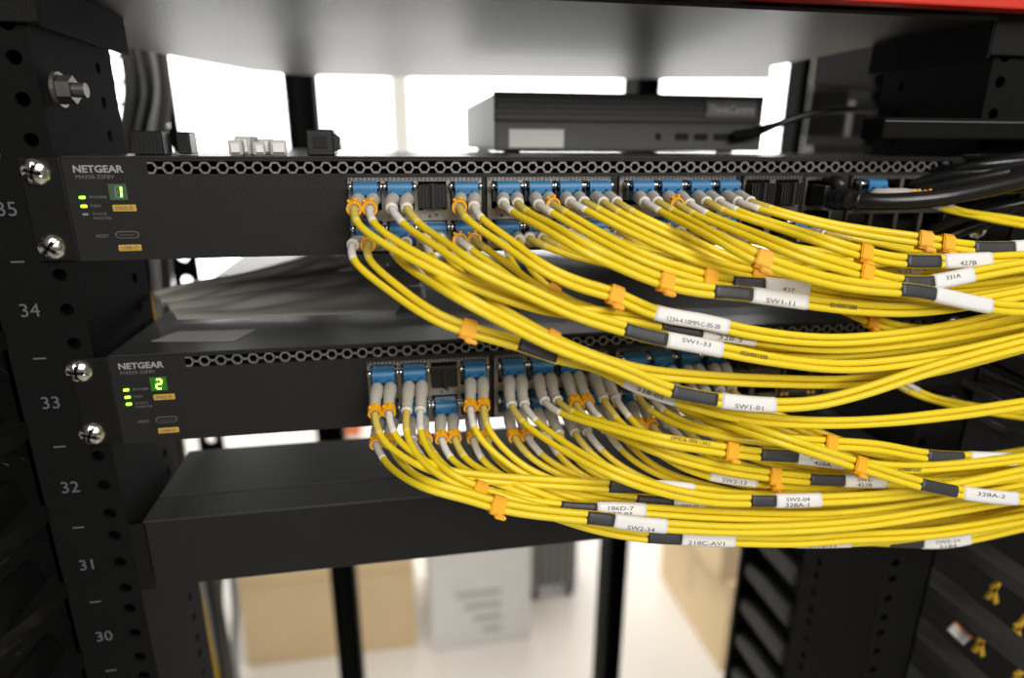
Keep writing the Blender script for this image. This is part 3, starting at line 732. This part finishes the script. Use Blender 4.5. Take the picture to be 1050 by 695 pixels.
# black cables seen under the sag at the right
for i, l in enumerate([[(940,372,.02),(990,392,.0),(1040,420,-.02),(1100,450,-.02)], [(950,362,.03),(1000,385,.01),(1050,405,-.01),(1100,425,-.02)], [(965,352,.03),(1010,372,.01),(1060,395,-.01),(1110,415,-.02)], [(930,385,.02),(980,410,.0),(1030,440,-.015),(1100,470,-.02)]]):
    simple_tube('power_cable', [uy(*q) for q in l], .0030, 'blackc', '%s black cable slanting down behind the sagging yellow bundle' % ['inner', 'middle', 'outer', 'lowest'][i], 'cable', 'black cables slanting down at right')

# ------------------------------------------------------------------ things on the upper switch
ZT = .0446
def ribbed_block(name, x, y, wx, dy, h, m, label, cat, ribs=7, group=None, rot=0):
    t = thing(name, label, cat, (x, y, ZT), group, (0, 0, rot))
    b = nb(); box(b, -wx/2, wx/2, -dy/2, dy/2, 0, h, .0006, 1); obj('body', b, m, t)
    b = nb()
    for k in range(ribs): box(b, -wx/2+wx*(k+.3)/ribs, -wx/2+wx*(k+.7)/ribs, -dy/2-.0007, dy/2+.0007, .0005, h-.0006)
    obj('ribs', b, m, t)
    return t
ribbed_block('ribbed_port_cover', -.1935, .022, .0130, .012, .0105, 'black', 'left black ribbed dust cap lying on the upper switch', 'dust cap', 7, 'loose caps on the upper switch')
ribbed_block('ribbed_port_cover', -.1835, .040, .0060, .012, .0105, 'black', 'narrow black ribbed cap tucked behind the left cap', 'dust cap', 4, 'loose caps on the upper switch')
for i, (du, dv, w_, h_, rz, lb) in enumerate(((244, .018, .0060, .0068, .1, 'front left'), (255, .028, .0075, .0085, -.2, 'tallest middle'), (265, .020, .0055, .0060, .3, 'small centre'), (275, .034, .0060, .0075, 0, 'rear'), (286, .026, .0075, .0070, .2, 'right-hand'))):
    p = uy(du, 160, dv)
    t = thing('connector_cap', '%s white connector cap in the small heap on the upper switch' % lb, 'cap', (p[0], dv, ZT), 'white connector caps on the upper switch', (0, 0, rz))
    obj('body', box(nb(), -w_/2, w_/2, -.006, .005, 0, h_, .0006, 1), 'lgrey', t)
    obj('grip', box(nb(), -w_/2+.001, w_/2-.001, -.0075, -.006, .0012, h_-.0015, .0003, 1), 'white', t)
t = thing('keystone_coupler', 'black keystone coupler lying on the upper switch right of the caps', 'coupler', (-.1165, .012, ZT))
b = nb(); box(b, -.0065, .0055, -.008, .008, 0, .0115, .0007, 1); obj('body', b, 'black', t)
obj('latch', prism(nb(), [(.0055, -.006, .002), (.0080, -.006, .003), (.0080, -.006, .008), (.0055, -.006, .0100)], (0, .012, 0)), 'black', t)
b = nb(); box(b, -.0035, .0025, -.0086, -.0079, .0035, .0085); obj('socket', b, 'dark', t)

# mini computer
py = .118; xl = -.0195; W_ = .1885
t = thing('mini_computer', 'small black desktop computer with white sticker lying on the upper switch', 'computer', (xl, py, ZT))
obj('case', box(nb(), .001, W_-.001, .004, .178, .0018, .0370, .0015, 2), 'pc', t)
b = nb(); box(b, 0, W_, -.001, .006, .0016, .0195, .0008, 2); box(b, 0, W_, .001, .006, .0195, .0378, .0008, 2)
for k in range(5): box(b, .001, W_-.001, -.0004, .002, .0212+k*.0034, .0232+k*.0034)
obj('front_bezel', b, 'pc', t)
obj('sticker', box(nb(), .0095, .0460, -.0018, -.0008, .0034, .0148), 'white', t, label='pale sticker')
lp = obj('name_plate', box(nb(), .1450, .1820, -.0014, .0010, .0235, .0345, .0004, 1), 'grey', t)
ftext('ThinkCentre', .1465, .1805, .0262, .0312, -.0016, 'white', lp, .0001)
obj('red_dot', cyl(nb(), (.1555, -.0016, .0328), (0, 1, 0), .0010, .0004, 12), 'red', lp)
for xx, ww_ in ((.110, .004), (.124, .010), (.138, .010), (.152, .014)):
    obj('socket', box(nb(), xx, xx+ww_, -.0016, 0, .0085, .0130, .0005, 1), 'dark', t)
for xx in (.015, .172):
    for yy in (.02, .16): obj('foot', cyl(nb(), (xx, yy, .0010), (0, 0, 1), .006, .0020, 16), 'black', t)
pts = [uy(770, 137, .110), uy(790, 130, .095), uy(830, 117, .09), uy(870, 112, .09), uy(920, 117, .10), uy(985, 121, .11), uy(1080, 128, .12)]
ac = thing('computer_cable', 'black cord arching rightward from the front of the small computer', 'cord', tuple(pts[0])); base = Vector(pts[0])
path, _ = resample(catmull([tuple(p) for p in pts]), .004)
obj('jacket', tube(nb(), [p-base for p in path], .0022, 12), 'blackc', ac, True)
q0 = uy(752, 140, .112)
obj('plug', tube(nb(), [Vector(q0)-base, Vector(pts[0])-base, Vector(pts[1])-base], [.0038, .0038, .0026], 12), 'black', ac, True)

# ------------------------------------------------------------------ plastic sheets on the lower switch
ZS = -.0889+.0446
def sheet(name, FL, FR, RL, RR, h, m, label, cat):
    """folded sheet spanning four corner points, waved by h(fx, fy)"""
    b = nb(); nx, ny = 70, 44; th = .0010; g = []
    FL, FR, RL, RR = map(Vector, (FL, FR, RL, RR))
    for lay in (0, th):
        g.append([[b.verts.new(FL.lerp(FR, i/nx).lerp(RL.lerp(RR, i/nx), j/ny)+Vector((0, 0, h(i/nx, j/ny)+lay))) for i in range(nx+1)] for j in range(ny+1)])
    for rows in g:
        for j in range(ny):
            for i in range(nx): b.faces.new((rows[j][i], rows[j][i+1], rows[j+1][i+1], rows[j+1][i]))
    for j in range(ny):
        for i in (0, nx): b.faces.new((g[0][j][i], g[0][j+1][i], g[1][j+1][i], g[1][j][i]))
    for i in range(nx):
        for j in (0, ny): b.faces.new((g[0][j][i], g[0][j][i+1], g[1][j][i+1], g[1][j][i]))
    return tag(obj(name, b, m, None, True), label, cat)
def h1(fx, fy):
    e = min(1, fy*5)
    return .0004+e*(.0016+.0013*math.sin(fy*19+fx*5)+.0009*math.sin(fy*37-fx*9+1)+.0007*math.sin(fx*16+fy*6))
sheet('plastic_sheet', uz(182, 329, ZS), uz(440, 320, ZS), uz(158, 304, -.0345), uz(420, 247, -.0290), h1, 'foil', 'light grey rumpled plastic sheet lying on the lower switch at left', 'plastic sheet')
def h2(fx, fy):
    return .0012+.0010*math.sin(fy*9+fx*4)*fy+.0006*math.sin(fx*23)*fy
sheet('foam_sheet', uz(405, 326, ZS), uz(800, 316, ZS), uz(450, 264, -.0360), uz(740, 262, -.0330), h2, 'foild', 'dark grey sheet on the lower switch, right of the rumpled plastic', 'sheet')

# ------------------------------------------------------------------ shallow box below
t = thing('blanking_box', 'plain black shallow rack box mounted below the lower switch', 'rack box', (0, 0, -.1735))
b = nb(); box(b, -.2185, .2185, .0008, .079, 0, .0392, .0006, 1); obj('body', b, 'face', t)
b = nb(); box(b, -.2187, .2187, .0002, .0225, .0390, .0401, .0004, 1); box(b, -.2187, .2187, .0240, .079, .0390, .0401, .0004, 1); obj('lid', b, 'top', t)
for s_ in (-1, 1): obj('mounting_ear', box(nb(), *sorted((s_*.2180, s_*.2250)), -.0010, -.0001, .0005, .0395), 'ear', t)

# ------------------------------------------------------------------ device above
ZB = .1110
pts = [(-.2195, -.004), (-.2195, .083), (-.268, .083), (-.268, .16)]+[tuple(uz(u, v, ZB)[:2]) for u, v in ((150, 52), (200, 62), (259, 73), (310, 77), (400, 79), (613, 81), (790, 81))]+[(.2195, .20), (.2195, -.004)]
t = thing('rack_shelf', 'grey rack shelf above the switches, seen from below', 'shelf', (0, 0, ZB))
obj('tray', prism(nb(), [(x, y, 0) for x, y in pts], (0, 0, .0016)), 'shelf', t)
for s_ in (-1, 1):
    obj('mounting_ear', box(nb(), *sorted((s_*.2195, s_*.2445)), -.0030, -.0006, -.0160, .034, .0005, 1), 'ear', t)
    obj('side_lip', box(nb(), *sorted((s_*.2181, s_*.2195)), -.0030, .083, -.0175, 0), 'rail', t)
t = thing('red_appliance', 'red-fronted rack appliance standing on the grey shelf', 'appliance', (0, 0, ZB+.0016))
obj('front', box(nb(), -.215, .2400, -.0160, -.0060, .0012, .040, .001, 2), 'red', t)
obj('case', box(nb(), -.215, .215, -.0058, .180, .0040, .040, .001, 1), 'black', t)
for xa in (-.19, .17):
    for ya in (.01, .14): obj('foot', box(nb(), xa, xa+.02, ya, ya+.02, .0002, .0042), 'black', t)

# ------------------------------------------------------------------ cable managers
def finger(bm, x, z, s, L=.10, y0=.012, drift=.05, plate=True):
    """ring finger: bar running towards the aisle with a rounded, up-turned plate at its root and a curved web"""
    n = 12; up = []
    for k in range(n+1):
        f = k/n; up.append((x+s*drift*f*f, y0-L*f, z-.004*f+.006*f*f))
    for i in range(n):
        f0, f1 = i/n, (i+1)/n
        w0, w1 = .010-.003*f0, .010-.003*f1; t0, t1 = .0042, .0042
        a, b_ = up[i], up[i+1]
        V = [bm.verts.new((a[0]+dx, a[1], a[2]+dz)) for dx, dz in ((-w0, -t0), (w0, -t0), (w0, t0), (-w0, t0))]+[bm.verts.new((b_[0]+dx, b_[1], b_[2]+dz)) for dx, dz in ((-w1, -t1), (w1, -t1), (w1, t1), (-w1, t1))]
        for q in ((0, 1, 5, 4), (1, 2, 6, 5), (2, 3, 7, 6), (3, 0, 4, 7)): bm.faces.new([V[k] for k in q])
        if i == 0: bm.faces.new(V[:4][::-1])
        if i == n-1: bm.faces.new(V[4:])
    if not plate: return bm
    # raised rounded side plate
    pts = []
    R = .008
    for cx, cz, a0 in ((y0-.006-R, z+.022-R, 0), (y0-.052+R, z+.026-R, 90)):
        for k in range(7):
            a = math.radians(a0+90*k/6); pts.append((x, cx+R*math.cos(a), cz+R*math.sin(a)))
    pts += [(x, y0-.056, z+.004), (x, y0-.004, z+.004)]
    prism(bm, pts, (s*.0035, 0, 0))
    # curved ribs under the finger
    for q in (0, 1):
        c = [(x-.006+q*.012, y0-.002, z-.020), (x-.006+q*.012, y0-.012, z-.012), (x-.006+q*.012, y0-.026, z-.006), (x-.006+q*.012, y0-.045, z-.004)]
        tube(bm, c, .0012, 8)
    return bm
def manager(s, label, x, zs, back):
    t = thing('cable_manager', label, 'cable manager', (0, 0, 0), 'vertical cable managers')
    b = nb(); box(b, *sorted((s*.2635, x+s*.55)), back, back+.004, -1.5, .50)
    obj('dark_backdrop', b, 'rail', t)  # oversized dark sheet, added to hide the bright room behind the fingers
    for z in zs: obj('finger', finger(nb(), x, z, s, y0=.006 if s < 0 else .06, L=.10 if s < 0 else .16, drift=.05 if s < 0 else .0, plate=s < 0), 'mgr' if s < 0 else 'mgrr', t, False)
    return t
manager(-1, 'black fingered cable manager left of the numbered rack post', -.2690, [.0545-U*k for k in range(0, 9)], .055)
manager(1, 'black fingered cable manager at the right edge of the rack', .2850, [.06-U*k for k in range(0, 11)], .12)
# velcro ties and tags hanging in the right manager
for i, (u, v, lb) in enumerate(((1022, 600, 'upper'), (1008, 655, 'lower'), (1046, 690, 'lowest'), (1046, 640, 'rightmost'))):
    p = uy(u, v, -.02); b = nb()
    box(b, -.0016, .0016, -.001, .001, -.011, .011); 
    b2 = nb(); box(b2, -.0016, .0016, -.001, .001, -.008, .008)
    t = thing('velcro_tie', '%s yellow tie looped in the right cable manager' % lb, 'cable tie', tuple(p), 'yellow ties in the right cable manager', (0, .5, 0))
    obj('strap', b, 'velcro', t)
    o2 = obj('tail', b2, 'velcro', t); o2.rotation_euler = (0, -.9, 0); o2.location = (.003, 0, -.006)
p = uy(983, 650, -.015); t = thing('marker_tag', 'white and orange marker tag in the right cable manager', 'tag', tuple(p), None, (0, .75, 0))
obj('body', box(nb(), -.010, .010, -.001, .001, -.0032, .0032), 'white', t); obj('edge', box(nb(), -.010, .010, -.0015, .0012, .0032, .0050), 'orng', t)

# slatted side duct behind the right post
t = thing('side_duct', 'dark slatted duct behind the right rack post', 'duct', (0, 0, 0))
b = nb()
XX = .262
YM = ux(762, 600, XX)[1]
box(b, XX+.012, XX+.016, .125, YM+.004, -1.2, .0); box(b, XX-.006, XX+.016, YM-.002, YM+.004, -1.2, .0); obj('backing', b, 'rail', t)
for k in range(18):
    z = -.15-k*.045
    b = nb(); box(b, XX-.004, XX+.012, .126, YM-.003, z-.009, z+.009, .004, 2); obj('slat', b, 'mgrr', t)

# black gear in the neighbouring bay at the upper right
t = thing('patch_panel', 'dark equipment panel in the next rack at the upper right', 'panel', (0, 0, 0))
def pp(u, v, Y): return uy(u, v, Y)
a = pp(824, 60, .45); c = pp(1060, 175, .45)
x6 = uy(830, 100, .60)[0]
b = nb(); box(b, x6, x6+.40, .47, .60, c[2]-.10, a[2]+.1); obj('case', b, 'rail', t)
b = nb(); box(b, a[0]-.006, a[0]+.006, .44, .47, c[2]-.4, a[2]+.1); obj('post', b, 'rail', t)
for (u0, v0, u1, v1) in ((836, 92, 868, 140), (880, 104, 896, 140)):
    p0, p1 = pp(u0, v0, .45), pp(u1, v1, .45); b = nb(); box(b, p0[0], p1[0], .455, .468, p1[2], p0[2], .002, 1); obj('module', b, 'pc', t)
for v in (86, 150):
    p0, p1 = pp(834, v, .45), pp(900, v+6, .45); b = nb(); box(b, p0[0], p1[0], .45, .466, p1[2], p0[2]); obj('rail', b, 'dnickel', t)
# device on the right post above the black cables
t = thing('power_strip', 'black rack device mounted right of the small computer with pale print', 'power strip', (0, 0, 0))
p0, p1 = uy(908, 120, -.020), uy(1100, 152, -.020)
obj('body', box(nb(), p0[0], .262, -.020, -.004, p1[2]+.004, p0[2], .0012, 2), 'rail', t)
obj('rim', box(nb(), p0[0], .262, -.0206, -.0196, p0[2]-.0022, p0[2]-.0014), 'pc', t)

# ------------------------------------------------------------------ things behind, left: cable bundle and perforated strip
t = thing('perforated_strip', 'black perforated strip standing behind the left post', 'strip', (0, 0, 0))
p0, p1 = uy(151, 40, .50), uy(163, 40, .50)
b = nb(); hz = [-.5+.03*k for k in range(28)]; holeplate(b, (p0[0]-.012, .50, 0), (1, 0, 0), (0, 0, 1), (0, 1, 0), 0, .030, -.52, .35, .004, [(.015, h) for h in hz], .006)
obj('plate', b, 'rail', t)
for i in range(7):
    u = 128+i*6.5; Y = .40+.02*(i % 3)
    l = [(u-4, 30), (u+4+3*(i % 2), 90), (u-2, 150), (u+6, 300), (u+22, 480), (u+48+i, 600), (u+62+i*2, 720)]
    simple_tube('grey_cable', [uy(*q, Y) for q in l], .0045, ['pc', 'blackc', 'grey', 'blackc', 'grey', 'blackc', 'pc'][i], '%s blurred vertical cable hanging behind the left post' % ['leftmost', 'second', 'third', 'fourth', 'fifth', 'sixth', 'rightmost'][i], 'cable', 'hanging cables behind the left post')
for i, (u, m_) in enumerate(((208, 'blackc'), (219, 'grey'), (229, 'blackc'), (238, 'lgrey'))):
    simple_tube('grey_cable', [uy(u-30, 480, .60), uy(u-6, 560, .60), uy(u+(4 if i % 2 else -4), 620, .62), uy(u+3, 680, .60), uy(u+16, 740, .60)], .007, m_, '%s thick cable drooping left of the large brown box' % ['first dark', 'mid grey', 'second dark', 'pale'][i], 'cable', 'drooping cables low on the left')
simple_tube('yellow_cable', [uy(*q, .38) for q in [(150, 300), (158, 330), (165, 420), (215, 660), (228, 720)]], .003, 'velcro', 'thin yellow cable hanging behind the left post', 'cable')

t = thing('cable_ladder', 'blurred grey rungs behind the left post above the upper switch', 'cable ladder', (0, 0, 0))
for v in (58, 84, 106, 134, 152):
    q0, q1 = uy(108, v-2, .54), uy(158, v+3, .54)
    obj('rung', box(nb(), q0[0], q1[0], .535, .545, q1[2], q0[2], .001, 1), 'grey' if v in (84, 134) else 'rail', t)
# ------------------------------------------------------------------ room things
def carton(x0, x1, y0, y1, h, label, white=False, print_=False):
    t = thing('cardboard_box' if not white else 'white_box', label, 'box', ((x0+x1)/2, (y0+y1)/2, FZ))
    w_, d_ = (x1-x0)/2, (y1-y0)/2
    obj('body', box(nb(), -w_, w_, -d_, d_, 0, h, .004, 2), 'paper' if white else 'card', t)
    if not white:
        obj('tape', box(nb(), -w_-.001, w_+.001, -.03, .03, h*.35, h+.001), 'tape', t)
        b = nb(); box(b, -w_-.002, w_+.002, -d_-.002, -d_+.01, h*.60, h*.612); obj('flap_edge', b, 'tape', t)
    if print_:
        b = nb()
        for k in range(4): box(b, -w_*.5+.03*k, w_*.4, -d_-.002, -d_, h*.45-.05*k, h*.45-.05*k+.02)
        obj('print', b, 'lgrey', t)
    return t
def fl(u, v): return uz(u, v, FZ)
a = fl(250, 690); c = fl(432, 680)
carton(a[0]+.01, c[0]-.01, a[1]+.02, a[1]+.45, .52, 'large brown cardboard box on the floor behind the rack at left')
a = fl(432, 694); c = fl(548, 694)
carton(a[0]+.04, c[0]+.02, a[1]+.10, a[1]+.50, .46, 'white printed carton on the floor beside the brown box', True, True)
a = fl(700, 695); c = fl(770, 690)
carton(a[0]+.13, a[0]+.70, a[1]+.0, a[1]+.5, .34, 'brown box lowest in the stack on the floor at right')
t = carton(a[0]+.10, a[0]+.68, a[1]+.02, a[1]+.46, .26, 'upper brown box with white sheet, on the stack at right'); t.location.z = FZ+.34
b = nb(); box(b, -.22, -.06, -.226, -.222, .02, .24); obj('paper_sheet', b, 'paper', t)
a = fl(567, 612)
t = thing('black_heater', 'black ribbed unit on the floor between the white carton and the post', 'heater', (a[0], a[1], FZ))
b = nb(); box(b, -.09, .09, 0, .12, .05, .42, .01, 2); obj('body', b, 'black', t)
b = nb()
for k in range(6): box(b, -.088+k*.031, -.072+k*.031, -.02, 0, .05, .42)
obj('ribs', b, 'grey', t)
b = nb(); box(b, -.08, -.06, 0, .12, 0, .05); box(b, .06, .08, 0, .12, 0, .05); obj('foot', b, 'black', t)
a = fl(352, 447)
t = thing('orange_crate', 'orange crate far behind, glimpsed under the lower switch', 'crate', (a[0], a[1], FZ))
obj('body', box(nb(), -.10, .10, 0, .3, 0, .30, .01, 2), 'orng', t); obj('rim', box(nb(), -.11, .11, -.01, .31, .28, .30, .004, 1), 'orng', t)
